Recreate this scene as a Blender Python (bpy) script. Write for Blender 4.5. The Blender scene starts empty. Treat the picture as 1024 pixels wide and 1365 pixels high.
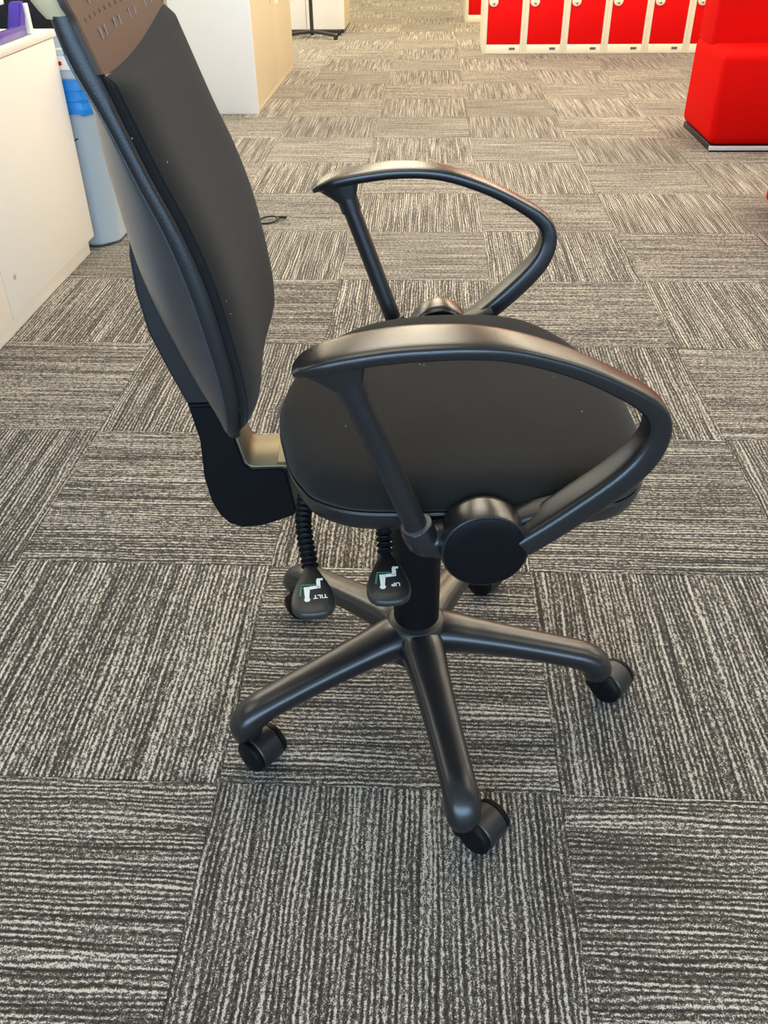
import bpy, bmesh, math, random
from mathutils import Vector, Matrix
random.seed(7)
PI = math.pi
SC = bpy.context.scene
COL = SC.collection

# ------------------------------------------------------------------ camera
cam_data = bpy.data.cameras.new('camera')
cam_data.sensor_fit = 'VERTICAL'; cam_data.sensor_height = 24.0
cam_data.lens = 1152.73 / 1365 * 24.0
cam_data.clip_start = 0.02; cam_data.clip_end = 100
cam = bpy.data.objects.new('camera', cam_data); COL.objects.link(cam)
CX0, CY0, CH = 0.29287, -0.78333, 1.06672
PITCH, YAW, ROLL = 0.62754, 0.05564, -0.013366
def cam_axes():
    cp, sp, cy, sy = math.cos(PITCH), math.sin(PITCH), math.cos(YAW), math.sin(YAW)
    f = Vector((-sy*cp, cy*cp, -sp)); r = Vector((cy, sy, 0)); u = r.cross(f)
    c, s = math.cos(ROLL), math.sin(ROLL)
    return c*r + s*u, -s*r + c*u, f
ca, cb, cf = cam_axes()
cam.matrix_world = Matrix(((ca.x, cb.x, -cf.x, CX0), (ca.y, cb.y, -cf.y, CY0), (ca.z, cb.z, -cf.z, CH), (0, 0, 0, 1)))
SC.camera = cam

# ------------------------------------------------------------------ light
SC.view_settings.view_transform = 'Standard'
SC.view_settings.look = 'None'
SC.view_settings.exposure = 0.0
SC.view_settings.gamma = 1.0
SC.view_settings.use_curve_mapping = False
world = bpy.data.worlds.new('daylight'); SC.world = world; world.use_nodes = True
bg = world.node_tree.nodes['Background']
bg.inputs[0].default_value = (0.72, 0.86, 1.0, 1); bg.inputs[1].default_value = 0.9

def area(name, loc, rot, sx, sy, power, color):
    d = bpy.data.lights.new(name, 'AREA'); d.shape = 'RECTANGLE'; d.size = sx; d.size_y = sy
    d.energy = power; d.color = color
    o = bpy.data.objects.new(name, d); COL.objects.link(o); o.location = loc; o.rotation_euler = rot
    return o
for ly, p, wc in ((0.4, 16, (1, .92, .78)), (2.9, 52, (1, .90, .73)), (5.4, 76, (1, .86, .62)), (7.9, 78, (1, .83, .54)), (10.4, 74, (1, .81, .50))):
    for lx in (-2.4, 0.0, 2.4, 4.8):
        area('ceiling_lamp', (lx, ly, 2.68), (0, 0, 0), 1.2, 1.2, p, wc)
# daylight through the window wall behind the photographer
area('window_daylight', (0.6, -4.6, 1.6), (math.radians(82), 0, 0), 6.5, 1.7, 285, (0.46, 0.71, 1.0))
# added fill light at the solid left wall, brightens the sofa's side
area('left_fill_light', (-4.9, 6.5, 1.7), (0, math.radians(-80), 0), 1.8, 6.0, 130, (0.95, 0.97, 1.0))

# ------------------------------------------------------------------ materials
def new_mat(name, color, rough=0.5, metal=0.0, spec=0.5, sheen=0.0, bump=0.0, bscale=400, var=0.0, vscale=8.0, coat=0.0):
    m = bpy.data.materials.new(name); m.use_nodes = True
    nt = m.node_tree; N = nt.nodes; L = nt.links
    b = N['Principled BSDF']
    b.inputs['Base Color'].default_value = (*color, 1)
    b.inputs['Roughness'].default_value = rough
    b.inputs['Metallic'].default_value = metal
    b.inputs['Specular IOR Level'].default_value = spec
    if sheen:
        b.inputs['Sheen Weight'].default_value = sheen; b.inputs['Sheen Roughness'].default_value = 0.45
        b.inputs['Sheen Tint'].default_value = (1, .96, .9, 1)
    if coat:
        b.inputs['Coat Weight'].default_value = coat; b.inputs['Coat Roughness'].default_value = 0.15
    tc = N.new('ShaderNodeTexCoord')
    if var:
        n = N.new('ShaderNodeTexNoise'); n.inputs['Scale'].default_value = vscale; n.inputs['Detail'].default_value = 5
        L.new(tc.outputs['Object'], n.inputs['Vector'])
        mx = N.new('ShaderNodeMix'); mx.data_type = 'RGBA'
        mx.inputs[6].default_value = (*[c*(1-var) for c in color], 1)
        mx.inputs[7].default_value = (*[min(1, c*(1+var)) for c in color], 1)
        L.new(n.outputs['Fac'], mx.inputs[0]); L.new(mx.outputs[2], b.inputs['Base Color'])
    if bump:
        n2 = N.new('ShaderNodeTexNoise'); n2.inputs['Scale'].default_value = bscale; n2.inputs['Detail'].default_value = 3
        L.new(tc.outputs['Object'], n2.inputs['Vector'])
        bp = N.new('ShaderNodeBump'); bp.inputs['Strength'].default_value = bump; bp.inputs['Distance'].default_value = 0.001
        L.new(n2.outputs['Fac'], bp.inputs['Height']); L.new(bp.outputs['Normal'], b.inputs['Normal'])
    return m

M = {}
M['plastic'] = new_mat('black_plastic', (0.013, 0.0135, 0.015), 0.36, spec=0.55, bump=0.25, bscale=900, var=0.25, vscale=14)
M['plastic_gloss'] = new_mat('black_plastic_polished', (0.012, 0.0125, 0.014), 0.27, spec=0.65, bump=0.12, bscale=900, var=0.2)
M['plastic_dark'] = new_mat('black_plastic_matt', (0.003, 0.0034, 0.0045), 0.5, spec=0.17, bump=0.2, bscale=700)
M['grey_trim'] = new_mat('grey_trim_plastic', (0.10, 0.10, 0.105), 0.35, var=0.4, vscale=60)
M['shell'] = new_mat('charcoal_shell_plastic', (0.034, 0.037, 0.043), 0.30, spec=0.8, bump=0.15, bscale=800)
M['fabric'] = new_mat('black_fabric', (0.015, 0.0145, 0.014), 0.95, spec=0.10, sheen=0.12, bump=0.6, bscale=1500, var=0.3, vscale=9)
M['brown'] = new_mat('backrest_top_brown', (0.060, 0.042, 0.035), 0.45, spec=0.22, bump=0.1, bscale=300, var=0.15, vscale=6)
M['side_lit_cream'] = new_mat('side_lit_cream', (0.62, 0.47, 0.27), 0.35, var=0.05)  # cream paints in the side light on the backrest's upper edge
M['paddle'] = new_mat('paddle_plastic_lit', (0.020, 0.020, 0.020), 0.42, spec=0.6, bump=0.2, bscale=900)  # lighter than the other black plastic, painting in the ceiling's reflection
M['hole'] = new_mat('dark_hole', (0.02, 0.012, 0.010), 0.7)
M['slot'] = new_mat('pale_slot', (0.42, 0.36, 0.33), 0.5)
M['brass'] = new_mat('zinc_passivated_steel', (0.27, 0.23, 0.145), 0.5, metal=0.6, var=0.15, vscale=25)
M['white_print'] = new_mat('white_print', (0.95, 1.0, 0.97), 0.6)
M['green_print'] = new_mat('green_print', (0.05, 0.22, 0.12), 0.6)
M['white'] = new_mat('white_melamine', (0.80, 0.78, 0.72), 0.45, bump=0.03, bscale=60, var=0.02)
M['white_cool'] = new_mat('white_panel_melamine', (0.80, 0.80, 0.78), 0.45, var=0.02)
M['cream'] = new_mat('cream_melamine', (0.66, 0.57, 0.40), 0.42, var=0.03)
M['locker'] = new_mat('cream_steel', (0.74, 0.68, 0.54), 0.4, var=0.03)
M['red_steel'] = new_mat('red_steel', (0.62, 0.002, 0.002), 0.5, spec=0.12, var=0.05)
M['red_fabric'] = new_mat('red_upholstery', (0.56, 0.003, 0.002), 0.85, spec=0.06, bump=0.3, bscale=900, var=0.04)
M['chrome'] = new_mat('brushed_metal', (0.62, 0.62, 0.64), 0.3, metal=1.0)
M['silver'] = new_mat('silver_strip', (0.60, 0.60, 0.66), 0.4, metal=0.2)
M['black'] = new_mat('black_steel', (0.012, 0.012, 0.013), 0.5)
M['divider'] = new_mat('black_screen_fabric', (0.012, 0.014, 0.018), 0.9, bump=0.4, bscale=600)
M['bin'] = new_mat('pale_grey_blue_plastic', (0.42, 0.50, 0.56), 0.4, bump=0.1, bscale=200, var=0.04)
M['liner'] = new_mat('blue_plastic_film', (0.015, 0.26, 0.80), 0.3, bump=0.8, bscale=35, var=0.35, vscale=25)
M['purple'] = new_mat('purple_plastic', (0.075, 0.045, 0.36), 0.25, var=0.1)
M['paper'] = new_mat('white_paper', (0.85, 0.83, 0.78), 0.8)
M['wall'] = new_mat('white_wall_paint', (0.72, 0.70, 0.66), 0.8, bump=0.1, bscale=80)
M['ceiling'] = new_mat('ceiling_board', (0.70, 0.68, 0.62), 0.9, bump=0.2, bscale=120)
M['glass'] = new_mat('window_frame_paint', (0.5, 0.5, 0.5), 0.5)

def add_lint(m):
    nt = m.node_tree; N = nt.nodes; L = nt.links; b = N['Principled BSDF']
    src = b.inputs['Base Color'].links[0].from_socket
    tc = N.new('ShaderNodeTexCoord'); v = N.new('ShaderNodeTexVoronoi'); v.inputs['Scale'].default_value = 34
    L.new(tc.outputs['Object'], v.inputs['Vector'])
    lt = N.new('ShaderNodeMath'); lt.operation = 'LESS_THAN'; lt.inputs[1].default_value = 0.032; L.new(v.outputs['Distance'], lt.inputs[0])
    mx = N.new('ShaderNodeMix'); mx.data_type = 'RGBA'; L.new(lt.outputs[0], mx.inputs[0]); L.new(src, mx.inputs[6])
    mx.inputs[7].default_value = (0.30, 0.28, 0.25, 1); L.new(mx.outputs[2], b.inputs['Base Color'])
add_lint(M['fabric'])

def carpet_material():
    m = bpy.data.materials.new('striped_carpet'); m.use_nodes = True
    nt = m.node_tree; N = nt.nodes; L = nt.links
    b = N['Principled BSDF']; b.inputs['Roughness'].default_value = 0.95; b.inputs['Specular IOR Level'].default_value = 0.15
    b.inputs['Sheen Weight'].default_value = 0.10; b.inputs['Sheen Roughness'].default_value = 0.5
    tc = N.new('ShaderNodeTexCoord'); oi = N.new('ShaderNodeObjectInfo')
    def math_(op, a, v):
        n = N.new('ShaderNodeMath'); n.operation = op
        for i, x in enumerate((a, v)):
            if isinstance(x, (int, float)): n.inputs[i].default_value = x
            else: L.new(x, n.inputs[i])
        return n.outputs[0]
    off = math_('MULTIPLY', oi.outputs['Random'], 37.0)
    comb = N.new('ShaderNodeCombineXYZ')
    for i in range(3): L.new(off, comb.inputs[i])
    def noise(sx, sy, detail, add=True):
        mp = N.new('ShaderNodeMapping'); mp.inputs['Scale'].default_value = (sx, sy, 0)
        L.new(tc.outputs['Object'], mp.inputs['Vector'])
        va = N.new('ShaderNodeVectorMath'); va.operation = 'ADD'
        L.new(mp.outputs['Vector'], va.inputs[0]); L.new(comb.outputs[0], va.inputs[1])
        n = N.new('ShaderNodeTexNoise'); n.inputs['Scale'].default_value = 1.0; n.inputs['Detail'].default_value = detail
        n.inputs['Roughness'].default_value = 0.5
        L.new(va.outputs[0], n.inputs['Vector']); return n.outputs['Fac']
    stripe = noise(150, 3.0, 1.0)          # uneven line widths across the tile
    wobble = noise(260, 130, 1.0)          # loops along each line
    fleck = noise(560, 480, 1.0)
    drift = noise(28, 6.0, 1.0)
    sx = N.new('ShaderNodeSeparateXYZ'); L.new(tc.outputs['Object'], sx.inputs[0])
    ph = math_('ADD', math_('MULTIPLY', sx.outputs[0], 2*PI/0.0082), math_('MULTIPLY', drift, 13.0))
    rib = math_('SINE', ph, 0.0)
    s = math_('ADD', math_('ADD', math_('ADD', math_('MULTIPLY', stripe, 0.50), math_('MULTIPLY', wobble, 0.55)), math_('MULTIPLY', fleck, 0.70)), math_('MULTIPLY', rib, 0.105))
    r = N.new('ShaderNodeValToRGB')
    e = r.color_ramp.elements
    e[0].position = 0.70; e[0].color = (0.026, 0.0225, 0.018, 1)
    e[1].position = 1.16; e[1].color = (0.52, 0.485, 0.43, 1)
    mid = e.new(0.86); mid.color = (0.074, 0.067, 0.057, 1)
    mid2 = e.new(0.98); mid2.color = (0.205, 0.188, 0.163, 1)
    L.new(s, r.inputs[0])
    # slight tone difference between tiles
    tone = math_('ADD', math_('MULTIPLY', oi.outputs['Random'], 0.22), 0.89)
    mul = N.new('ShaderNodeVectorMath'); mul.operation = 'SCALE'
    L.new(r.outputs[0], mul.inputs[0]); L.new(tone, mul.inputs['Scale'])
    L.new(mul.outputs[0], b.inputs['Base Color'])
    bp = N.new('ShaderNodeBump'); bp.inputs['Strength'].default_value = 0.7; bp.inputs['Distance'].default_value = 0.003
    L.new(s, bp.inputs['Height']); L.new(bp.outputs['Normal'], b.inputs['Normal'])
    return m
M['carpet'] = carpet_material()
M['underlay'] = new_mat('carpet_underlay', (0.07, 0.062, 0.05), 1.0)

# ------------------------------------------------------------------ mesh helpers
def link(name, me, mat, parent=None, loc=None):
    o = bpy.data.objects.new(name, me); COL.objects.link(o)
    if mat is not None and not me.materials: me.materials.append(mat)
    if parent is not None: o.parent = parent
    if loc is not None: o.location = loc
    return o
def finish(name, bm, mat, parent=None, smooth=38):
    bmesh.ops.recalc_face_normals(bm, faces=bm.faces[:])
    me = bpy.data.meshes.new(name); bm.to_mesh(me); bm.free()
    if smooth:
        me.shade_smooth(); me.set_sharp_from_angle(angle=math.radians(smooth))
    return link(name, me, mat, parent)
def add_geo(bm, V, F):
    vs = [bm.verts.new(v) for v in V]
    for f in F:
        try: bm.faces.new([vs[i] for i in f])
        except ValueError: pass
def geo(name, V, F, mat, parent=None, smooth=38):
    bm = bmesh.new(); add_geo(bm, V, F); return finish(name, bm, mat, parent, smooth)
def loft_geo(rings, cap=True):
    n = len(rings[0]); V = [p for r in rings for p in r]; F = []
    for i in range(len(rings)-1):
        for j in range(n):
            a, b_ = i*n+j, i*n+(j+1) % n
            F.append((a, b_, b_+n, a+n))
    if cap:
        F.append(tuple(range(n-1, -1, -1))); k = (len(rings)-1)*n; F.append(tuple(range(k, k+n)))
    return V, F
def loft(name, rings, mat, parent=None, cap=True, smooth=38):
    V, F = loft_geo(rings, cap); return geo(name, V, F, mat, parent, smooth)
def box_bm(bm, lo, hi, bev=0.0, seg=2):
    c = [(a+b)/2 for a, b in zip(lo, hi)]; s = [abs(b-a) for a, b in zip(lo, hi)]
    r = bmesh.ops.create_cube(bm, size=1.0, matrix=Matrix.Translation(c) @ Matrix.Diagonal((*s, 1)))
    if bev:
        ed = list({e for v in r['verts'] for e in v.link_edges})
        bmesh.ops.bevel(bm, geom=ed, offset=bev, segments=seg, affect='EDGES', profile=0.5)
def box(name, lo, hi, mat, parent=None, bev=0.003, seg=2):
    bm = bmesh.new(); box_bm(bm, lo, hi, bev, seg); return finish(name, bm, mat, parent)
def frame_of(d):
    d = Vector(d).normalized(); a = Vector((0, 0, 1)) if abs(d.z) < 0.9 else Vector((1, 0, 0))
    x = d.cross(a).normalized(); y = d.cross(x).normalized(); return d, x, y
def lathe_geo(p0, d, prof, n=28):
    d, x, y = frame_of(d); p0 = Vector(p0); rings = []
    for s, r in prof:
        rings.append([p0 + d*s + (x*math.cos(2*PI*k/n) + y*math.sin(2*PI*k/n))*r for k in range(n)])
    return loft_geo(rings)
def lathe(name, p0, d, prof, mat, parent=None, n=28, smooth=38):
    V, F = lathe_geo(p0, d, prof, n); return geo(name, V, F, mat, parent, smooth)
def catmull(P, n, closed=False):
    P = [Vector(p) for p in P]; out = []; m = len(P)
    segs = m if closed else m-1
    for i in range(segs):
        g = (lambda k: P[k % m]) if closed else (lambda k: P[max(0, min(m-1, k))])
        a, b_, c, d = g(i-1), g(i), g(i+1), g(i+2)
        for k in range(n):
            t = k/n
            out.append(0.5*((2*b_) + (c-a)*t + (2*a-5*b_+4*c-d)*t*t + (3*b_-a-3*c+d)*t**3))
    if not closed: out.append(P[-1])
    return out
def sweep_geo(path, w, t, side, n=16, power=2.6):
    """path points, half sizes w (along side) and t (in-plane normal) per point, superellipse section"""
    rings = []; m = len(path)
    for i, p in enumerate(path):
        d = (path[min(i+1, m-1)] - path[max(i-1, 0)]).normalized()
        sd = Vector(side(i) if callable(side) else side); sd = (sd - d*sd.dot(d)).normalized(); nr = d.cross(sd)
        ring = []
        for k in range(n):
            a = 2*PI*k/n; c, s = math.cos(a), math.sin(a)
            ring.append(p + sd*w[i]*math.copysign(abs(c)**(2/power), c) + nr*t[i]*math.copysign(abs(s)**(2/power), s))
        rings.append(ring)
    return loft_geo(rings)
def sweep(name, path, w, t, side, mat, parent=None, n=16, power=2.6, smooth=45):
    V, F = sweep_geo(path, w, t, side, n, power); return geo(name, V, F, mat, parent, smooth)
def lerp_tab(tab, x):
    if x <= tab[0][0]: return tab[0][1]
    for (a, va), (b_, vb) in zip(tab, tab[1:]):
        if x <= b_:
            k = (x-a)/(b_-a); return va + (vb-va)*k
    return tab[-1][1]
def smooth_tab(tab, x):
    """Catmull-Rom interpolation of a table"""
    if x <= tab[0][0]: return tab[0][1]
    if x >= tab[-1][0]: return tab[-1][1]
    for i in range(len(tab)-1):
        if x <= tab[i+1][0]:
            x0, v0 = tab[i]; x1, v1 = tab[i+1]; h = x1-x0; k = (x-x0)/h
            m0 = (v1-tab[i-1][1])/(x1-tab[i-1][0]) if i else (v1-v0)/h
            m1 = (tab[i+2][1]-v0)/(tab[i+2][0]-x0) if i+2 < len(tab) else (v1-v0)/h
            return (2*k**3-3*k*k+1)*v0 + (k**3-2*k*k+k)*h*m0 + (3*k*k-2*k**3)*v1 + (k**3-k*k)*h*m1
def tag(o, label=None, cat=None, group=None, kind=None):
    if label: o['label'] = label
    if cat: o['category'] = cat
    if group: o['group'] = group
    if kind: o['kind'] = kind
    return o
def empty(name, loc, rz=0.0, label=None, cat=None, group=None):
    o = bpy.data.objects.new(name, None); COL.objects.link(o); o.empty_display_size = 0.1
    o.location = loc; o.rotation_euler = (0, 0, rz); return tag(o, label, cat, group)
def copy_tree(o, parent=None):
    c = o.copy(); COL.objects.link(c)
    if parent is not None: c.parent = parent
    for ch in list(o.children): copy_tree(ch, c)
    return c

# ------------------------------------------------------------------ setting: floor of carpet tiles
floor = box('floor', (-5, -5, -0.06), (7, 14, -0.0062), M['underlay'], bev=0); tag(floor, kind='structure')
def in_frame(x, y):
    d = Vector((x-CX0, y-CY0, -CH)); z = d.dot(cf)
    if z < 0.15: return False
    u = 512 + 1152.73*d.dot(ca)/z; v = 682.5 - 1152.73*d.dot(cb)/z
    return -10 < u < 1034 and -10 < v < 1375
def tile_mesh():
    bm = bmesh.new(); box_bm(bm, (-0.24965, -0.24965, -0.006), (0.24965, 0.24965, 0.0), 0)
    ed = [e for e in bm.edges if all(v.co.z > -0.001 for v in e.verts)]
    bmesh.ops.bevel(bm, geom=ed, offset=0.0009, segments=1, affect='EDGES')
    bmesh.ops.recalc_face_normals(bm, faces=bm.faces[:])
    me = bpy.data.meshes.new('carpet_tile'); bm.to_mesh(me); bm.free(); me.materials.append(M['carpet']); return me
TM = tile_mesh(); n_tiles = 0; far_bm = {0: bmesh.new(), 1: bmesh.new()}
for j in range(-4, 27):
    for i in range(-9, 13):
        if (j+1)*0.5 > 13.9 or (i+1)*0.5 > 6.9 or i*0.5 < -4.9: continue
        par = (i+j) % 2
        pts = [(i*0.5+a*0.25, j*0.5+b_*0.25) for a in range(3) for b_ in range(3)]
        vis = any(in_frame(*p) for p in pts) or (abs(i) < 4 and -3 <= j < 2)
        jx, jy = random.uniform(-.0003, .0003), random.uniform(-.0003, .0003)
        cx, cy = i*0.5+0.25+jx, j*0.5+0.25+jy
        if vis and j <= 17:
            o = link('carpet_tile', TM, None, floor, (cx, cy, 0))
            o.rotation_euler = (0, 0, (PI/2 if par == 0 else 0) + random.choice((0, PI))); n_tiles += 1
        else:
            bm = far_bm[par]
            box_bm(bm, (cx-.2496, cy-.2496, -0.006), (cx+.2496, cy+.2496, 0.0), 0)
for par in (0, 1):
    bm = far_bm[par]
    o = None
    if par == 0:   # stripes run across: turn the object so that its local axis follows the stripe
        bmesh.ops.transform(bm, matrix=Matrix.Rotation(-PI/2, 4, 'Z'), verts=bm.verts[:])
    o = finish('outer_carpet_tiles', bm, M['carpet'], floor, smooth=0)
    if par == 0: o.rotation_euler = (0, 0, PI/2)
    tag(o, kind='stuff')
print('tiles', n_tiles)

# room shell (out of the picture, it carries the light)
tag(box('ceiling', (-5, -5, 2.72), (7, 14, 2.8), M['ceiling'], bev=0), kind='structure')
tag(box('wall_back', (-5, 14, -0.06), (7, 14.1, 2.8), M['wall'], bev=0), kind='structure')
tag(box('wall_left', (-5.1, -5, -0.06), (-5, 14, 2.8), M['wall'], bev=0), kind='structure')
tag(box('wall_right', (7, -5, -0.06), (7.1, 14, 2.8), M['wall'], bev=0), kind='structure')

# ------------------------------------------------------------------ the office chair (local frame: x forward, y to its left)
TH = math.radians(4.8)
chair = empty('office_chair', (0.299, 0.191, 0), TH,
    'black fabric office swivel chair with loop armrests and five-star wheeled base on the carpet', 'chair')
CXB, CYB = -0.013, 0.004     # gas column axis

# --- base
lathe('hub', (CXB, CYB, 0), (0, 0, 1), [(0.086, 0.036), (0.092, 0.044), (0.120, 0.047), (0.146, 0.0475), (0.156, 0.045), (0.1605, 0.041), (0.162, 0.038)], M['plastic'], chair, 40)
LEGS = [204.8, 279.0, 354.5, 62.0, 134.0]
ANG_C = math.radians(47)
for k, a in enumerate(LEGS):
    ar = math.radians(a); dx, dy = math.cos(ar), math.sin(ar)
    pr = [(0.015, 0.131), (0.045, 0.132), (0.09, 0.126), (0.14, 0.117), (0.19, 0.107), (0.235, 0.097), (0.262, 0.089), (0.278, 0.078), (0.285, 0.064), (0.286, 0.052)]
    path = catmull([(CXB+r*dx, CYB+r*dy, z) for r, z in pr], 5)
    ws = [0.034, 0.034, 0.0295, 0.0265, 0.0248, 0.0242, 0.0242, 0.0242, 0.0240, 0.0205]
    ts = [0.029, 0.027, 0.0225, 0.0205, 0.0195, 0.0195, 0.0205, 0.0225, 0.0235, 0.0205]
    n = len(path); f = lambda T, i: lerp_tab([(q, T[q]) for q in range(10)], i*9/(n-1))
    sweep('base_leg', path, [f(ws, i) for i in range(n)], [f(ts, i) for i in range(n)], (-dy, dx, 0), M['plastic_gloss'], chair, 20, 2.5)
    # caster under the leg end
    tx, ty = CXB+0.286*dx, CYB+0.286*dy
    off = Vector((math.cos(ANG_C+PI/2), math.sin(ANG_C+PI/2), 0))
    if k in (0, 1, 2): cc = [Vector((-0.250, -0.124, 0)), Vector((0.062, -0.272, 0)), Vector((0.302, -0.016, 0))][k]
    else: cc = Vector((tx, ty, 0)) + Vector((0.012, -0.008, 0))
    ax = Vector((math.cos(ANG_C), math.sin(ANG_C), 0)); zc = 0.0255
    cst = lathe('caster', (tx, ty, 0.030), (0, 0, 1), [(0, 0.0135), (0.012, 0.015), (0.028, 0.015)], M['plastic_dark'], chair, 20)
    # hood: half drum over both wheels
    rings = []
    for s in (-0.0185, -0.0165, 0.0165, 0.0185):
        rr = 0.0255 if abs(s) > 0.017 else 0.0272
        ring = []
        lat = Vector((-ax.y, ax.x, 0))
        for q in range(25):
            t = math.radians(-30 + 240*q/24)
            ring.append(cc + ax*s + lat*rr*math.cos(t) + Vector((0, 0, zc + rr*math.sin(t))))
        rings.append(ring)
    loft('hood', rings, M['plastic'], cst)
    for sg in (-1, 1):
        lathe('wheel', cc + ax*(sg*0.0195) + Vector((0, 0, zc)), ax*sg, [(0, 0.022), (0.0005, 0.0252), (0.006, 0.0256), (0.0085, 0.0235), (0.0092, 0.021), (0.0110, 0.0170), (0.0118, 0.006)], M['plastic_dark'], cst, 28)

# --- gas column with its telescopic sleeves
col = lathe('gas_column', (CXB, CYB, 0.150), (0, 0, 1), [(0, 0.0345), (0.30, 0.0345)], M['plastic_dark'], chair, 40)
lathe('column_foot_ring', (CXB, CYB, 0.160), (0, 0, 1), [(0, 0.0385), (0.003, 0.0385), (0.005, 0.0352)], M['plastic'], col, 40)
lathe('lower_sleeve', (CXB, CYB, 0.283), (0, 0, 1), [(0, 0.0362), (0.001, 0.0370), (0.1, 0.0370)], M['plastic_dark'], col, 40)
lathe('upper_sleeve', (CXB, CYB, 0.318), (0, 0, 1), [(0, 0.0385), (0.001, 0.0395), (0.15, 0.0395)], M['plastic_dark'], col, 40)

# --- mechanism under the seat
box('seat_mechanism', (-0.115, -0.085, 0.445), (0.105, 0.085, 0.500), M['black'], chair, 0.012, 3)

# --- seat
outl = [(-0.187, -0.055), (-0.178, -0.112), (-0.169, -0.155), (-0.157, -0.185), (-0.140, -0.210), (-0.100, -0.231), (-0.041, -0.237), (0.060, -0.238),
        (0.155, -0.235), (0.196, -0.221), (0.220, -0.187), (0.233, -0.130), (0.238, -0.065), (0.233, 0.0), (0.223, 0.060), (0.207, 0.113), (0.190, 0.150), (0.160, 0.190),
        (0.118, 0.214), (0.070, 0.222), (0.0, 0.220), (-0.070, 0.200), (-0.120, 0.160), (-0.152, 0.107), (-0.172, 0.052), (-0.184, 0.0)]
SEAT = catmull([(x, y, 0) for x, y in outl], 4, closed=True)
ctr = Vector((0.02, -0.01, 0))
def seat_ring(inset, z):
    n = len(SEAT); R = []
    for i in range(n):
        tg = (SEAT[(i+1) % n] - SEAT[i-1]).normalized(); nrm = Vector((tg.y, -tg.x, 0))
        if nrm.dot(SEAT[i]-ctr) < 0: nrm = -nrm
        p = SEAT[i] - nrm*inset; R.append(Vector((p.x, p.y, z)))
    return R
def shrink_ring(R, k, z): return [Vector((ctr.x+(p.x-ctr.x)*k, ctr.y+(p.y-ctr.y)*k, z)) for p in R]
pan = [seat_ring(0.060, 0.494), seat_ring(0.030, 0.496), seat_ring(0.014, 0.500), seat_ring(0.006, 0.508), seat_ring(0.001, 0.520),
       seat_ring(-0.001, 0.529), seat_ring(0.0005, 0.5315), seat_ring(0.006, 0.532)]
pan.insert(0, shrink_ring(pan[0], 0.02, 0.494))
loft('seat_pan', pan, M['plastic'], chair)
cu = [seat_ring(0.010, 0.529), seat_ring(0.003, 0.532), seat_ring(0.000, 0.537), seat_ring(0.000, 0.543), seat_ring(0.003, 0.550), seat_ring(0.009, 0.557), seat_ring(0.018, 0.5625), seat_ring(0.030, 0.566)]
base = seat_ring(0.030, 0)
for kk in (0.85, 0.68, 0.5, 0.3, 0.1, 0.01):
    cu.append([Vector((p.x, p.y, 0.566 + 0.006*(1-kk*kk))) for p in shrink_ring(base, kk, 0)])
loft('seat_cushion', cu, M['fabric'], chair, smooth=60)

# --- back support: L-shaped cover and its metal bar
prof = [(-0.2960, 0.563), (-0.288, 0.513), (-0.290, 0.457), (-0.285, 0.420), (-0.277, 0.398), (-0.266, 0.384),
        (-0.250, 0.377), (-0.222, 0.379), (-0.181, 0.394), (-0.176, 0.400), (-0.184, 0.462), (-0.190, 0.470), (-0.228, 0.470), (-0.236, 0.478), (-0.247, 0.531), (-0.252, 0.563)]
spine = [(-0.3275, 0.780), (-0.3335, 0.745), (-0.334, 0.705), (-0.328, 0.655), (-0.3125, 0.606), (-0.2970, 0.562), (-0.2530, 0.562), (-0.262, 0.640), (-0.275, 0.780)]
def xz_extrude(prof, y0, y1, bev, name, mat, parent, seg=3):
    bm = bmesh.new(); n = len(prof)
    add_geo(bm, [(x, y0, z) for x, z in prof] + [(x, y1, z) for x, z in prof],
            [tuple(range(n)), tuple(range(2*n-1, n-1, -1))] + [(i, (i+1) % n, n+(i+1) % n, n+i) for i in range(n)])
    bmesh.ops.recalc_face_normals(bm, faces=bm.faces[:])
    ed = [e for e in bm.edges if len(e.link_faces) == 2 and any(len(f.verts) > 4 for f in e.link_faces)]
    bmesh.ops.bevel(bm, geom=ed, offset=bev, segments=seg, affect='EDGES')
    return finish(name, bm, mat, parent, 50)
sup = xz_extrude(prof, -0.047, 0.040, 0.003, 'back_support', M['plastic_dark'], chair)
xz_extrude(spine, -0.044, 0.037, 0.004, 'back_spine', M['plastic'], chair)
bar_in = [(-0.2545, 0.575), (-0.2455, 0.535), (-0.2355, 0.4815), (-0.2325, 0.4755), (-0.2260, 0.4728), (-0.06, 0.4728)]
bar = bar_in + [(x - (0.005 if i < 3 else 0.003), z - (0.001 if i < 3 else 0.005)) for i, (x, z) in enumerate(bar_in)][::-1]
pb = xz_extrude(bar, -0.044, 0.033, 0.0008, 'support_bar', M['brass'], sup, 1)
pb['label'] = 'dull yellow metal bar inside the black cover'
box('bar_slot', (-0.192, 0.006, 0.4722), (-0.165, 0.029, 0.4736), M['black'], sup, 0.0003, 1)
box('bar_slot_insert', (-0.196, -0.040, 0.4732), (-0.10, 0.014, 0.4750), M['brass'], sup, 0.0005, 1)

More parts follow.
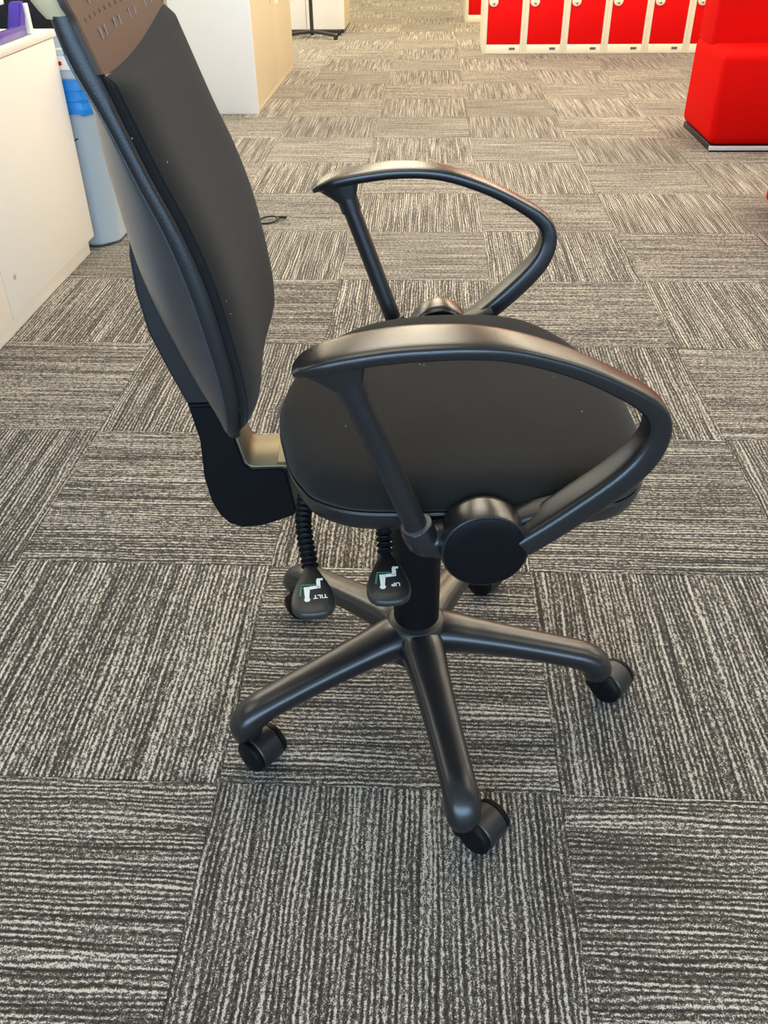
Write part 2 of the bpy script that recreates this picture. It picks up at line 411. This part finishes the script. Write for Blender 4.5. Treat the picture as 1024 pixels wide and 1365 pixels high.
# --- backrest frame, shell, cushion, brown top
XF = [(0.575, -0.222), (0.600, -0.2175), (0.640, -0.2150), (0.694, -0.2205), (0.756, -0.231), (0.813, -0.2475), (0.860, -0.266), (0.920, -0.287), (0.985, -0.309), (1.05, -0.328), (1.12, -0.345)]
XB = [(0.575, -0.246), (0.605, -0.245), (0.660, -0.250), (0.726, -0.2615), (0.800, -0.278), (0.865, -0.299), (0.930, -0.314), (0.985, -0.326), (1.05, -0.345), (1.12, -0.362)]
HB = [(0.575, 0.148), (0.590, 0.162), (0.615, 0.170), (0.66, 0.176), (0.75, 0.180), (0.90, 0.180), (0.985, 0.178), (1.05, 0.172), (1.08, 0.160), (1.095, 0.135)]
def xf(z): return smooth_tab(XF, z)
def xb(z): return smooth_tab(XB, z)
def hb(z): return smooth_tab(HB, z)
def xm(z):     # rear face of the frame: full depth at its top, half below
    k = smooth_tab([(0.60, 0.52), (0.86, 0.50), (0.91, 0.62), (0.955, 1.0), (1.0, 1.0)], z)
    return xf(z) + (xb(z)-xf(z))*k
def curve_in(t): return -0.010*(1-t*t)
def slab(name, z0, z1, nz, hw, front, back, mat, parent, nt=24, edge=0.004, ztop=None, zbot=None):
    """closed slab: front/back surfaces over t in [-1,1] and z, with a rounded rim"""
    rings = []
    for i in range(nz+1):
        ring = []
        s = i/nz
        def zz(t):
            a = z0 if zbot is None else zbot(t); b_ = z1 if ztop is None else ztop(t)
            return a + (b_-a)*s
        for j in range(nt+1):
            t = math.sin(PI/2*(-1+2*j/nt)); z = zz(t); h = hw(z)
            tt = t*(1-edge/h) if abs(t) > 0.99 else t
            ring.append(Vector((front(z, t), h*tt, z)))
        for j in range(3):
            t = 1; z = zz(t); h = hw(z); k = (j+1)/4
            ring.append(Vector((front(z, 1)*(1-k)+back(z, 1)*k, h, z)))
        for j in range(nt+1):
            t = math.sin(PI/2*(1-2*j/nt)); z = zz(t); h = hw(z)
            tt = t*(1-edge/h) if abs(t) > 0.99 else t
            ring.append(Vector((back(z, t), h*tt, z)))
        for j in range(3):
            t = -1; z = zz(t); h = hw(z); k = (j+1)/4
            ring.append(Vector((back(z, -1)*(1-k)+front(z, -1)*k, -h, z)))
        rings.append(ring)
    return loft(name, rings, mat, parent, smooth=50)
slab('backrest_frame', 0.578, 0.985, 30, hb, lambda z, t: xf(z)+curve_in(t), lambda z, t: xm(z)+curve_in(t), M['plastic'], chair)
# bulging shell on the rear of the frame
def shell_bulge(z):
    return smooth_tab([(0.585, 0.004), (0.62, 0.028), (0.68, 0.046), (0.74, 0.052), (0.80, 0.046), (0.86, 0.030), (0.92, 0.012), (0.96, 0.002)], z)
slab('backrest_shell', 0.588, 0.958, 34, lambda z: hb(z)-0.0025, lambda z, t: xm(z)+curve_in(t)+0.004,
     lambda z, t: xm(z)+curve_in(t)-0.0005-(xm(z)-xb(z)+shell_bulge(z))*max(0, 1-abs(t)**2.3)**0.88, M['shell'], chair, 48, edge=0.0)
def cush_top(t): return 0.940 + 0.013*t*t + 0.010*t
def cush_front(z, t):
    zt = cush_top(t); z0 = 0.592
    e = min(1, (z-z0)/0.03, (zt-z)/0.008); e = max(0, e); e = math.sqrt(max(0, 1-(1-e)**2))
    ed = max(0, 1-abs(t)**7)
    return xf(z)+curve_in(t)+0.002 + 0.022*e*(0.25+0.75*ed)
slab('backrest_cushion', 0.592, 0.96, 40, lambda z: hb(z)-0.006, cush_front, lambda z, t: xf(z)+curve_in(t)-0.003, M['fabric'], chair, 32,
     ztop=cush_top, zbot=lambda t: 0.592)
pan_ = slab('upper_back', 0.930, 1.094, 22, lambda z: hb(z)+(0.004 if z > 0.987 else -0.0015),
     lambda z, t: xf(z)+curve_in(t)+0.004*min(1, max(0, (1.094-z)/0.02)), lambda z, t: xf(z)+curve_in(t)-0.004, M['brown'], chair, zbot=lambda t: cush_top(t)-0.014*(1-t**4))  # brown slab above the cushion
prim = slab('lit_back_edge', 0.983, 1.092, 16, lambda z: hb(z)+0.0035+min(0, (z-0.995)*0.4), lambda z, t: xf(z)+curve_in(t)-0.0035, lambda z, t: xb(z)+curve_in(t)-0.016*math.sqrt(max(0, min(1, (z-0.980)/0.03)))*(1-0.3*t*t), M['side_lit_cream'], pan_)
prim['label'] = 'cream back edge of the brown top, side light painted in'
pan_['label'] = 'reddish-brown top of the backrest with small perforations'
bmh, bms = bmesh.new(), bmesh.new()
for r, z in enumerate((0.978, 1.004, 1.030, 1.056)):
    for k in range(-6, 7):
        y = k*0.024 + (0.012 if r % 2 else 0); t = y/hb(z)
        if abs(t) > 0.86: continue
        x = xf(z)+curve_in(t)+0.004
        V, F = lathe_geo((x-0.001, y, z), (1, 0, 0.3), [(0, 0.0020), (0.0013, 0.0020)], 8); add_geo(bmh, V, F)
        if (k*7+r*3) % 3:
            z2 = z-0.013; x2 = xf(z2)+curve_in(t)+0.004
            if z2 > cush_top(t)+0.004:
                V, F = sweep_geo([Vector((x2-0.0005, y+0.010, z2+0.0045)), Vector((xf(z2-0.0045)+curve_in(t)+0.0037, y+0.010, z2-0.0045))], [0.0008]*2, [0.0006]*2, (0, 1, 0), 6); add_geo(bms, V, F)
o = finish('perforations', bmh, M['hole'], pan_); tag(o, 'dark round ventilation holes', kind='stuff')
o = finish('slots', bms, M['slot'], pan_); tag(o, 'narrow ventilation slots, light through them painted pale', kind='stuff')  # pale colour stands in for light showing through the slots

# --- armrests
def armrest(sg):
    """sg = -1: the chair's right arm (near the camera); +1: left arm"""
    Y = lambda y: sg*y
    P = [(-0.146, .280, .7215), (-0.136, .280, .7275), (-0.118, .280, .7335), (-0.093, .280, .7390), (-0.062, .280, .7435), (-0.030, .281, .7460), (0.010, .280, .7450), (0.046, .278, .7390), (0.085, .276, .7265), (0.117, .275, .7130),
         (0.148, .274, .6965), (0.172, .273, .6815), (0.187, .272, .6650), (0.1905, .271, .6440), (0.182, .270, .6190), (0.160, .269, .5920), (0.128, .267, .5620), (0.098, .266, .5360), (0.074, .266, .5170)]
    W = [.010, .019, .024, .026, .027, .0275, .026, .023, .0205, .0185, .017, .0165, .0165, .017, .0185, .0205, .0215, .0215, .0205]
    T = [.003, .006, .0075, .008, .0082, .0082, .008, .008, .008, .0082, .0088, .0098, .0112, .0125, .0135, .0140, .0140, .0140, .0138]
    pp = catmull([(x, Y(y), z) for x, y, z in P], 5); n = len(pp); m = len(P)-1
    f = lambda A, i: lerp_tab([(q, A[q]) for q in range(m+1)], i*m/(n-1))
    arm = sweep('armrest', pp, [f(W, i) for i in range(n)], [f(T, i) for i in range(n)], (0, 1, 0), M['plastic_gloss'], chair, 32, 4.0)
    # post with collar
    top = Vector((-0.106, Y(.279), .730)); bot = Vector((-0.035, Y(.262), .534)); d = (bot-top)
    ln = d.length
    lathe('arm_post', top, d, [(0.0, 0.0122), (ln, 0.0122)], M['plastic'], arm, 28)
    dn = d.normalized()
    V, F = lathe_geo(top+dn*0.004, d, [(0, 0.0148), (0.022, 0.0146), (0.036, 0.0142), (0.0365, 0.0122)], 28)
    bm = bmesh.new(); add_geo(bm, V, F)
    pth = [top+Vector((-0.004, 0, 0.004)), top+dn*0.010, top+dn*0.022]
    V, F = sweep_geo(pth, [0.017, 0.0155, 0.0145], [0.030, 0.022, 0.0145], (0, 1, 0), 16, 4); add_geo(bm, V, F)
    finish('post_collar', bm, M['plastic'], arm, 40)
    lathe('post_foot_ring', bot-dn*0.002, d, [(0, 0.0130), (0.0005, 0.0168), (0.0022, 0.0170), (0.003, 0.0150)], M['grey_trim'], arm, 28)  # lighter grey paints in the highlight around the post foot
    # elbow from the post to the pivot drum
    pe = catmull([bot+dn*-0.001, bot+dn*0.012, Vector((-0.022, Y(.258), .513)), Vector((0.0, Y(.252), .511)), Vector((0.025, Y(.248), .512))], 6)
    ne = len(pe); sweep('elbow', pe, [0.0168+0.005*i/ne for i in range(ne)], [0.0168+0.005*i/ne for i in range(ne)], (0, 1, 0), M['plastic_gloss'], arm, 20, 2.1)
    c = Vector((0.0350, Y(.283), .513)); ax = Vector((0, -sg, 0))
    lathe('pivot_drum', c, ax, [(0.0, 0.0435), (0.0012, 0.0450), (0.004, 0.0456), (0.030, 0.0456), (0.038, 0.0440), (0.042, 0.040)], M['plastic_gloss'], arm, 48)
    lathe('pivot_cap', c-ax*0.0025, ax, [(0, 0.030), (0.0008, 0.0405), (0.0018, 0.0428), (0.006, 0.0430)], M['plastic_dark'], arm, 48)
    # short link between drum and strut, arm plate under the seat
    pl_ = catmull([(0.060, Y(.248), .525), (0.085, Y(.250), .5345), (0.112, Y(.255), .545)], 5); nl = len(pl_)
    sweep('strut_link', pl_, [0.016]*nl, [0.011]*nl, (0, 1, 0), M['plastic'], arm, 16, 4)
    a, b_ = sorted((Y(.06), Y(.235)))
    box('arm_plate', (-0.005, a, 0.474), (0.065, b_, 0.492), M['plastic_dark'], arm, 0.003)
    return arm
armrest(-1); armrest(1)

# --- levers with bellows and printed paddles
def text_mesh(body, size):
    cu_ = bpy.data.curves.new('lettering', 'FONT'); cu_.body = body; cu_.size = size; cu_.align_x = 'CENTER'; cu_.align_y = 'CENTER'; cu_.extrude = 0.0001; cu_.offset = size*0.02
    to = bpy.data.objects.new('lettering', cu_); COL.objects.link(to)
    dg = bpy.context.evaluated_depsgraph_get(); me = bpy.data.meshes.new_from_object(to.evaluated_get(dg))
    bpy.data.objects.remove(to); return me
def lever(start, mid, neck, tip, width, word, label):
    neck, tip = Vector(neck), Vector(tip); d = (tip-neck); Ln = d.length; d.normalize()
    side = Vector((1, 0, 0)); side = (side-d*side.dot(d)).normalized(); up = side.cross(d)
    if up.z < 0: up = -up
    n = 40; outline = []
    tabw = [(0, .20), (.06, .26), (.2, .44), (.4, .72), (.6, .93), (.75, 1.0), (.88, .90), (.95, .68), (1.0, .0)]
    right = []
    for i in range(n+1):
        s = 1-(1-i/n)**1.6
        right.append((s*Ln, 0.5*width*max(0.0, smooth_tab(tabw, s)) if s < 0.95 else 0.5*width*0.68*math.sqrt(max(0, 1-((s-.95)/.05)**2))))
    pts = right + [(a, -b_) for a, b_ in right[-2::-1]]
    def ring(k, h):
        c0 = 0.6*Ln
        return [neck + d*(c0+(a-c0)*k) + side*(b_*k) + up*h for a, b_ in pts]
    rings = [ring(0.90, -0.007), ring(0.985, -0.0045), ring(1.0, -0.001), ring(0.985, 0.002), ring(0.93, 0.0038), ring(0.6, 0.0052), ring(0.02, 0.0056)]
    pd = loft('lever_paddle', rings, M['paddle'], chair, smooth=50); pd['label'] = label
    # bellows
    path = catmull([start, mid, neck + d*0.004], 60); nn = len(path)
    tot = sum((path[i+1]-path[i]).length for i in range(nn-1)); acc = 0; rad = []
    for i in range(nn):
        rad.append(0.0078 + 0.0022*math.cos(2*PI*acc/0.0072)); acc += (path[min(i+1, nn-1)]-path[i]).length
    sweep('bellows', path, rad, rad, (0, 1, 0.3), M['plastic_dark'], pd, 16, 2.0, smooth=80)
    # pictogram, read from the seat (its top towards the lever tip)
    o3 = neck + d*(0.62*Ln) + up*0.0056
    ex, ey = -side, d        # reading direction and upward direction of the print
    def flat(name, polys, mat, h=0.0004):
        bm = bmesh.new()
        for pl in polys:
            k = len(pl)
            V = [o3 + ex*x + ey*y + up*0.0 for x, y in pl] + [o3 + ex*x + ey*y + up*h for x, y in pl]
            add_geo(bm, V, [tuple(range(k)), tuple(range(k, 2*k))] + [(i, (i+1) % k, k+(i+1) % k, k+i) for i in range(k)])
        return finish(name, bm, mat, pd, 0)
    m_ = 0.00112
    def P(*a): return [(x*m_, y*m_) for x, y in a]
    circ = lambda cx, cy, r: [((cx+r*math.cos(2*PI*k/14))*m_, (cy+r*math.sin(2*PI*k/14))*m_) for k in range(14)]
    flat('pictogram', [P((2.0, -7), (8.2, -7), (7.6, 8), (3.6, 8)), circ(5.6, 10.6, 2.9), P((-7, -4.6), (3, -3.4), (3, -7.4), (-7, -8.2)), P((-8.2, -16), (-4.4, -16.5), (-4.2, -5), (-8, -4.6)), P((-11, -18), (-5, -18.4), (-5.4, -16), (-10.6, -15.6))], M['white_print'])
    g = flat('chair_print', [P((9.2, -8.5), (11.2, -8.5), (13.2, 5), (11.2, 6)), P((-3, -9), (11, -9.6), (11, -11.2), (-3, -10.6))], M['green_print'], 0.0003); g['label'] = 'faded green chair outline of the pictogram'
    tm = text_mesh(word, 0.0078); tm.materials.clear()
    t = link('lettering', tm, M['white_print'], pd)
    pos = o3 + ex*(-7.0*m_) + ey*(7.5*m_) + up*0.0002
    t.matrix_local = Matrix(((ex.x, ey.x, up.x, pos.x), (ex.y, ey.y, up.y, pos.y), (ex.z, ey.z, up.z, pos.z), (0, 0, 0, 1)))
lever((-0.150, -0.095, 0.500), (-0.158, -0.165, 0.478), (-0.1500, -0.219, 0.452), (-0.1425, -0.303, 0.451), 0.047, 'TILT', 'lever paddle marked TILT, nearer the backrest')
lever((-0.066, -0.120, 0.495), (-0.066, -0.175, 0.474), (-0.0650, -0.204, 0.455), (-0.0635, -0.290, 0.453), 0.048, 'UP', 'lever paddle marked UP, nearer the column')

# ------------------------------------------------------------------ left side: desk-high cupboard, tray, bin, screen
dc = empty('cupboard', (-1.2, 1.5, 0), 0, 'low white cupboard with thick top at the left edge beside the chair', 'cupboard')
def lb(name, lo, hi, mat, par, root, bev=0.002):
    l = root.location; return box(name, [a-b_ for a, b_ in zip(lo, l)], [a-b_ for a, b_ in zip(hi, l)], mat, par, bev)
lb('carcass', (-1.42, 0.74, 0.055), (-0.926, 2.262, 0.686), M['white'], dc, dc)
lb('worktop', (-1.44, 0.72, 0.6875), (-0.905, 2.288, 0.708), M['white'], dc, dc, 0.0015)
lb('plinth', (-1.40, 0.76, 0.0), (-0.926, 2.245, 0.056), M['white'], dc, dc)
for (y0, y1) in ((0.742, 1.5245), (1.5275, 2.263)):
    d_ = lb('door', (-0.9255, y0, 0.056), (-0.907, y1, 0.6855), M['white'], dc, dc, 0.0012)
    if y0 > 1:
        lk = lathe('door_lock', Vector((-0.9075, 1.60, 0.155))-dc.location, (1, 0, 0), [(0, 0.008), (0.0015, 0.008), (0.002, 0.006)], M['slot'], d_, 16)
tr = empty('letter_tray', (-1.05, 1.85, 0.708), 0, 'purple letter tray holding white paper on the white cupboard top', 'tray')
lb('tray_floor', (-1.20, 1.50, 0.7085), (-0.945, 2.13, 0.7125), M['purple'], tr, tr, 0.001)
lb('side_rail', (-0.950, 1.50, 0.709), (-0.932, 2.135, 0.738), M['purple'], tr, tr, 0.004)
xz = [(2.085, .730), (2.135, .730), (2.172, .786), (2.166, .796), (2.138, .796)]
bm = bmesh.new(); k = len(xz)
for (x0, x1) in ((-0.972, -0.934),):
    add_geo(bm, [Vector((x0, y, z))-tr.location for y, z in xz]+[Vector((x1, y, z))-tr.location for y, z in xz], [tuple(range(k)), tuple(range(k, 2*k))]+[(i, (i+1) % k, k+(i+1) % k, k+i) for i in range(k)])
bmesh.ops.recalc_face_normals(bm, faces=bm.faces[:]); bmesh.ops.bevel(bm, geom=bm.edges[:], offset=0.004, segments=2, affect='EDGES')
finish('end_stop', bm, M['purple'], tr)
lb('end_back', (-0.975, 2.150, 0.709), (-0.928, 2.176, 0.790), M['paper'], tr, tr, 0.003)
lb('upper_tray', (-1.22, 1.50, 0.790), (-0.985, 2.14, 0.806), M['paper'], tr, tr, 0.003)
for y0 in (1.52, 2.10): lb('riser', (-1.215, y0, 0.709), (-1.195, y0+0.03, 0.792), M['purple'], tr, tr, 0.002)
st = empty('paper_stack', (-1.08, 1.75, 0.7125), 0, 'stack of white paper lying in the purple letter tray', 'paper')
for k_, (zz, h, sh) in enumerate(((0.7128, 0.007, 0.0), (0.7199, 0.006, 0.006), (0.7260, 0.008, -0.003))):
    lb('sheaf', (-1.19+sh, 1.55+sh, zz), (-0.955+sh*0.5, 2.02+sh, zz+h), M['paper'], st, st, 0.0004)

# slim bin
bn = empty('waste_bin', (-0.99, 2.47, 0), 0, 'tall pale grey-blue waste bin with blue liner behind the chair back', 'bin')
def oct_ring(hx, hy, ch, z): return [Vector(p) for p in ((-hx+ch, -hy, z), (hx-ch, -hy, z), (hx, -hy+ch, z), (hx, hy-ch, z), (hx-ch, hy, z), (-hx+ch, hy, z), (-hx, hy-ch, z), (-hx, -hy+ch, z))]
def oct_sm(hx, hy, ch, z):
    R = oct_ring(hx, hy, ch, z); out = []
    for i in range(8):
        a, b_ = R[i], R[(i+1) % 8]; out += [a.lerp(b_, 0.06), a.lerp(b_, 0.94)]
    return out
body = [oct_sm(0.02, 0.02, 0.005, 0.008), oct_sm(0.135, 0.158, 0.050, 0.004), oct_sm(0.142, 0.166, 0.052, 0.012), oct_sm(0.170, 0.180, 0.055, 0.55), oct_sm(0.172, 0.181, 0.055, 0.556), oct_sm(0.165, 0.175, 0.055, 0.556), oct_sm(0.135, 0.158, 0.05, 0.03)]
loft('body', body, M['bin'], bn, cap=True)
lin = []
for q, (z, e) in enumerate(((0.452, 0.006), (0.470, 0.009), (0.492, 0.007), (0.498, 0.0095), (0.522, 0.008), (0.530, 0.010), (0.556, 0.008), (0.566, 0.008), (0.567, -0.004), (0.50, -0.012))):
    s = z/0.55*0.028
    R = oct_sm(0.1425+s+e, 0.1655+s*0.52+e, 0.055, z)
    lin.append([p+Vector((0, 0, random.uniform(-.004, .004))) for p in R])
loft('liner', lin, M['liner'], bn, cap=False, smooth=0)
rim = [oct_sm(0.178, 0.188, 0.055, 0.560), oct_sm(0.184, 0.194, 0.056, 0.566), oct_sm(0.186, 0.197, 0.056, 0.640), oct_sm(0.182, 0.193, 0.056, 0.650), oct_sm(0.150, 0.170, 0.05, 0.652), oct_sm(0.140, 0.16, 0.05, 0.60)]
lid = loft('lid', rim, M['bin'], bn, cap=True); lid['label'] = 'pale lid ring with a red mark'
box('sticker', (-0.02, -0.1985, 0.592), (0.120, -0.1960, 0.632), M['paper'], lid, 0.0004, 1)
box('red_mark', (0.045, -0.1992, 0.605), (0.090, -0.1980, 0.617), M['red_steel'], lid, 0.0003, 1)
hp = [Vector((x, -0.1905+0.0002*0, z)) for x, z in ((-0.075, 0.400), (-0.04, 0.372), (0.0, 0.356), (0.04, 0.358), (0.085, 0.378))]
hp = [Vector((p.x, -(0.166+0.0145*(p.z/0.54))-0.0008, p.z)) for p in catmull(hp, 6)]
sweep('grip_line', hp, [0.0022]*len(hp), [0.0022]*len(hp), (0, 1, 0), M['shell'], bn, 8, 2)

# black screen behind the cupboard
sc = empty('screen_panel', (-1.66, 2.86, 0), 0, 'black upright screen panel standing behind the white cupboard and bin', 'screen')
box('panel', (-0.62, -0.018, 0.03), (0.62, 0.018, 1.15), M['divider'], sc, 0.004)
for s in (-0.5, 0.5): box('foot', (s-0.02, -0.16, 0.0), (s+0.02, 0.16, 0.032), M['black'], sc, 0.004)

# cable loop on the carpet
pts = [(-0.400, 2.585, .004), (-0.378, 2.612, .005), (-0.350, 2.640, .009), (-0.318, 2.640, .012), (-0.296, 2.612, .010), (-0.318, 2.586, .005), (-0.352, 2.577, .004), (-0.388, 2.566, .004), (-0.415, 2.570, .004)]
pth = catmull(pts, 8); n = len(pth)
cl = empty('cable', (-0.35, 2.60, 0), 0, 'short black looped cable lying on the carpet beyond the chair back', 'cable')
sweep('cord', [p-Vector((-0.35, 2.60, 0)) for p in pth], [0.0038]*n, [0.0038]*n, (0, 0, 1), M['black'], cl, 10, 2)
pp = catmull([(-0.306, 2.627, .011), (-0.288, 2.640, .010), (-0.268, 2.640, .009)], 4)
sweep('plug', [p-Vector((-0.35, 2.60, 0)) for p in pp], [0.006]*9, [0.006]*9, (0, 0, 1), M['black'], cl, 10, 3)

# ------------------------------------------------------------------ storage cabinets down the left side
cb2 = empty('storage_cabinet', (-0.95, 5.35, 0), 0, 'tall white storage cabinet with cream doors standing behind the chair back', 'cabinet')
H2 = 1.25
lb('end_panel', (-1.15, 4.580, 0.0), (-0.700, 4.600, H2), M['white_cool'], cb2, cb2, 0.0015)
lb('carcass', (-1.15, 4.601, 0.03), (-0.722, 6.14, H2-0.02), M['cream'], cb2, cb2)
lb('plinth', (-1.13, 4.601, 0.0), (-0.706, 6.12, 0.030), M['cream'], cb2, cb2)
lb('top_board', (-1.17, 4.58, H2), (-0.695, 6.16, H2+0.025), M['white_cool'], cb2, cb2)
for (y0, y1) in ((4.603, 5.370), (5.374, 6.14)):
    d_ = lb('door', (-0.7215, y0, 0.031), (-0.702, y1, H2-0.004), M['cream'], cb2, cb2, 0.0015)
    lathe('door_lock', Vector((-0.7025, y0+0.10 if y0 > 5 else y1-0.10, 0.50))-cb2.location, (1, 0, 0), [(0, 0.012), (0.002, 0.012), (0.003, 0.009)], M['chrome'], d_, 16)
lb('door_notice', (-0.7018, 5.46, 0.462), (-0.7008, 5.60, 0.66), M['paper'], cb2, cb2, 0.0002)

cb3 = empty('storage_cabinet', (-1.05, 8.2, 0), 0, 'cream storage cabinet farthest down the room behind the black pedestal foot', 'cabinet')
lb('carcass', (-1.62, 7.925, 0.03), (-0.482, 8.50, 1.25), M['cream'], cb3, cb3)
lb('plinth', (-1.60, 7.945, 0.0), (-0.50, 8.48, 0.03), M['black'], cb3, cb3)
lb('top_board', (-1.63, 7.90, 1.25), (-0.475, 8.51, 1.275), M['white'], cb3, cb3)
lb('door', (-1.60, 7.905, 0.034), (-0.822, 7.924, 1.245), M['white_cool'], cb3, cb3, 0.0015)
lb('door', (-0.818, 7.905, 0.034), (-0.484, 7.924, 1.245), M['white'], cb3, cb3, 0.0015)

sd = empty('pedestal_stand', (-0.745, 7.66, 0), 0, 'slim black pole stand with crossed feet before the cream cabinet', 'stand')
lathe('pole', (0, 0, 0.02), (0, 0, 1), [(0, 0.016), (1.45, 0.016)], M['black'], sd, 16)
for a in (28, 148, 208, 328):
    c, s = math.cos(math.radians(a)), math.sin(math.radians(a))
    pa = [Vector((0.0, 0, 0.045)), Vector((0.1*c, 0.1*s, 0.044)), Vector((0.24*c, 0.24*s, 0.034)), Vector((0.27*c, 0.27*s, 0.026))]
    fo = sweep('foot', pa, [0.017]*4, [0.013]*4, (-s, c, 0), M['black'], sd, 10, 4)
    lathe('foot_pad', (0.255*c, 0.255*s, 0.0), (0, 0, 1), [(0, 0.018), (0.022, 0.018)], M['black'], fo, 14)

# ------------------------------------------------------------------ red lockers
def make_locker(root):
    box('body', (0.001, 0.012, 0.0), (0.309, 0.50, 1.80), M['locker'], root, 0.002)
    # front frame: stiles, plinth, rails
    box('stile', (0.001, 0.0, 0.0), (0.030, 0.0125, 1.80), M['locker'], root, 0.0015)
    box('stile', (0.286, 0.0, 0.0), (0.309, 0.0125, 1.80), M['locker'], root, 0.0015)
    box('plinth', (0.0301, 0.001, 0.0), (0.2859, 0.0125, 0.062), M['locker'], root, 0.0015)
    for z in (0.622, 1.192, 1.765): box('rail', (0.0301, 0.002, z), (0.2859, 0.0125, z+0.018 if z < 1.7 else 1.80), M['locker'], root, 0.001)
    pt = box('number_plate', (0.205, -0.0015, 0.026), (0.250, 0.0012, 0.042), M['grey_trim'], root, 0.0005)
    pt['label'] = 'small grey plate on the plinth'
    for k in range(3):
        z0 = 0.064 + 0.572*k
        d_ = box('door', (0.032, -0.001, z0), (0.284, 0.0125, z0+0.556), M['red_steel'], root, 0.002)
        V, F = lathe_geo((0.070, -0.001, z0+0.284), (0, -1, 0), [(0, 0.034), (0.006, 0.034), (0.010, 0.030), (0.011, 0.014), (0.020, 0.012)], 24)
        geo('lock', V, F, M['locker'], d_)
        lathe('keyhole', (0.073, -0.0205, z0+0.272), (0, -1, 0), [(0, 0.007), (0.002, 0.006)], M['grey_trim'], d_, 12)
L1 = empty('locker', (0.680, 6.74, 0), 0, None, 'locker', 'red lockers along the back right'); make_locker(L1)
names = ['leftmost red-doored locker at the left end of the near locker row', 'second red-doored locker from the left end of the near row',
         'third red-doored locker from the left end of the near row', 'fourth red-doored locker from the left end of the near row',
         'fifth red-doored locker from the left end of the near row', 'sixth red-doored locker, partly hidden behind the red seat back']
L1['label'] = names[0]
for k in range(1, 6):
    c = copy_tree(L1); c.location = (0.680+0.3085*k, 6.74, 0); c['label'] = names[k]
c = copy_tree(L1); c.location = (0.600, 8.61, 0); c['label'] = 'red-doored locker set farther back, peeping out left of the row'

# ------------------------------------------------------------------ red seats
sf = empty('sofa', (2.23, 3.98, 0), 0, 'red upholstered high-backed bench seat at the right with silver base strip', 'sofa')
sl = sf.location
def sb(name, lo, hi, mat, bev, seg=4): return lb2(name, lo, hi, mat, sf, bev, seg)
def lb2(name, lo, hi, mat, root, bev, seg):
    l = root.location; return box(name, [a-b_ for a, b_ in zip(lo, l)], [a-b_ for a, b_ in zip(hi, l)], mat, root, bev, seg)
sb('seat_block', (1.632, 3.700, 0.028), (2.85, 4.262, 0.432), M['red_fabric'], 0.040)
sb('back_block', (1.642, 3.985, 0.405), (2.840, 4.262, 0.83), M['red_fabric'], 0.028)
sb('base_board', (1.645, 3.712, 0.0), (2.84, 4.25, 0.030), M['black'], 0.003)
sb('base_strip', (1.640, 3.703, 0.008), (2.845, 3.711, 0.027), M['silver'], 0.001)
ot = empty('stool', (1.92, 2.5, 0), 0, 'red upholstered block stool at the right edge nearest the chair', 'stool')
lb2('cushion_block', (1.628, 2.22, 0.030), (2.2, 2.815, 0.42), M['red_fabric'], ot, 0.022, 4)
for x in (1.665, 2.16):
    for y in (2.26, 2.778):
        l = ot.location; lathe('foot', (x-l.x, y-l.y, 0), (0, 0, 1), [(0, 0.018), (0.032, 0.022)], M['black'], ot, 14)
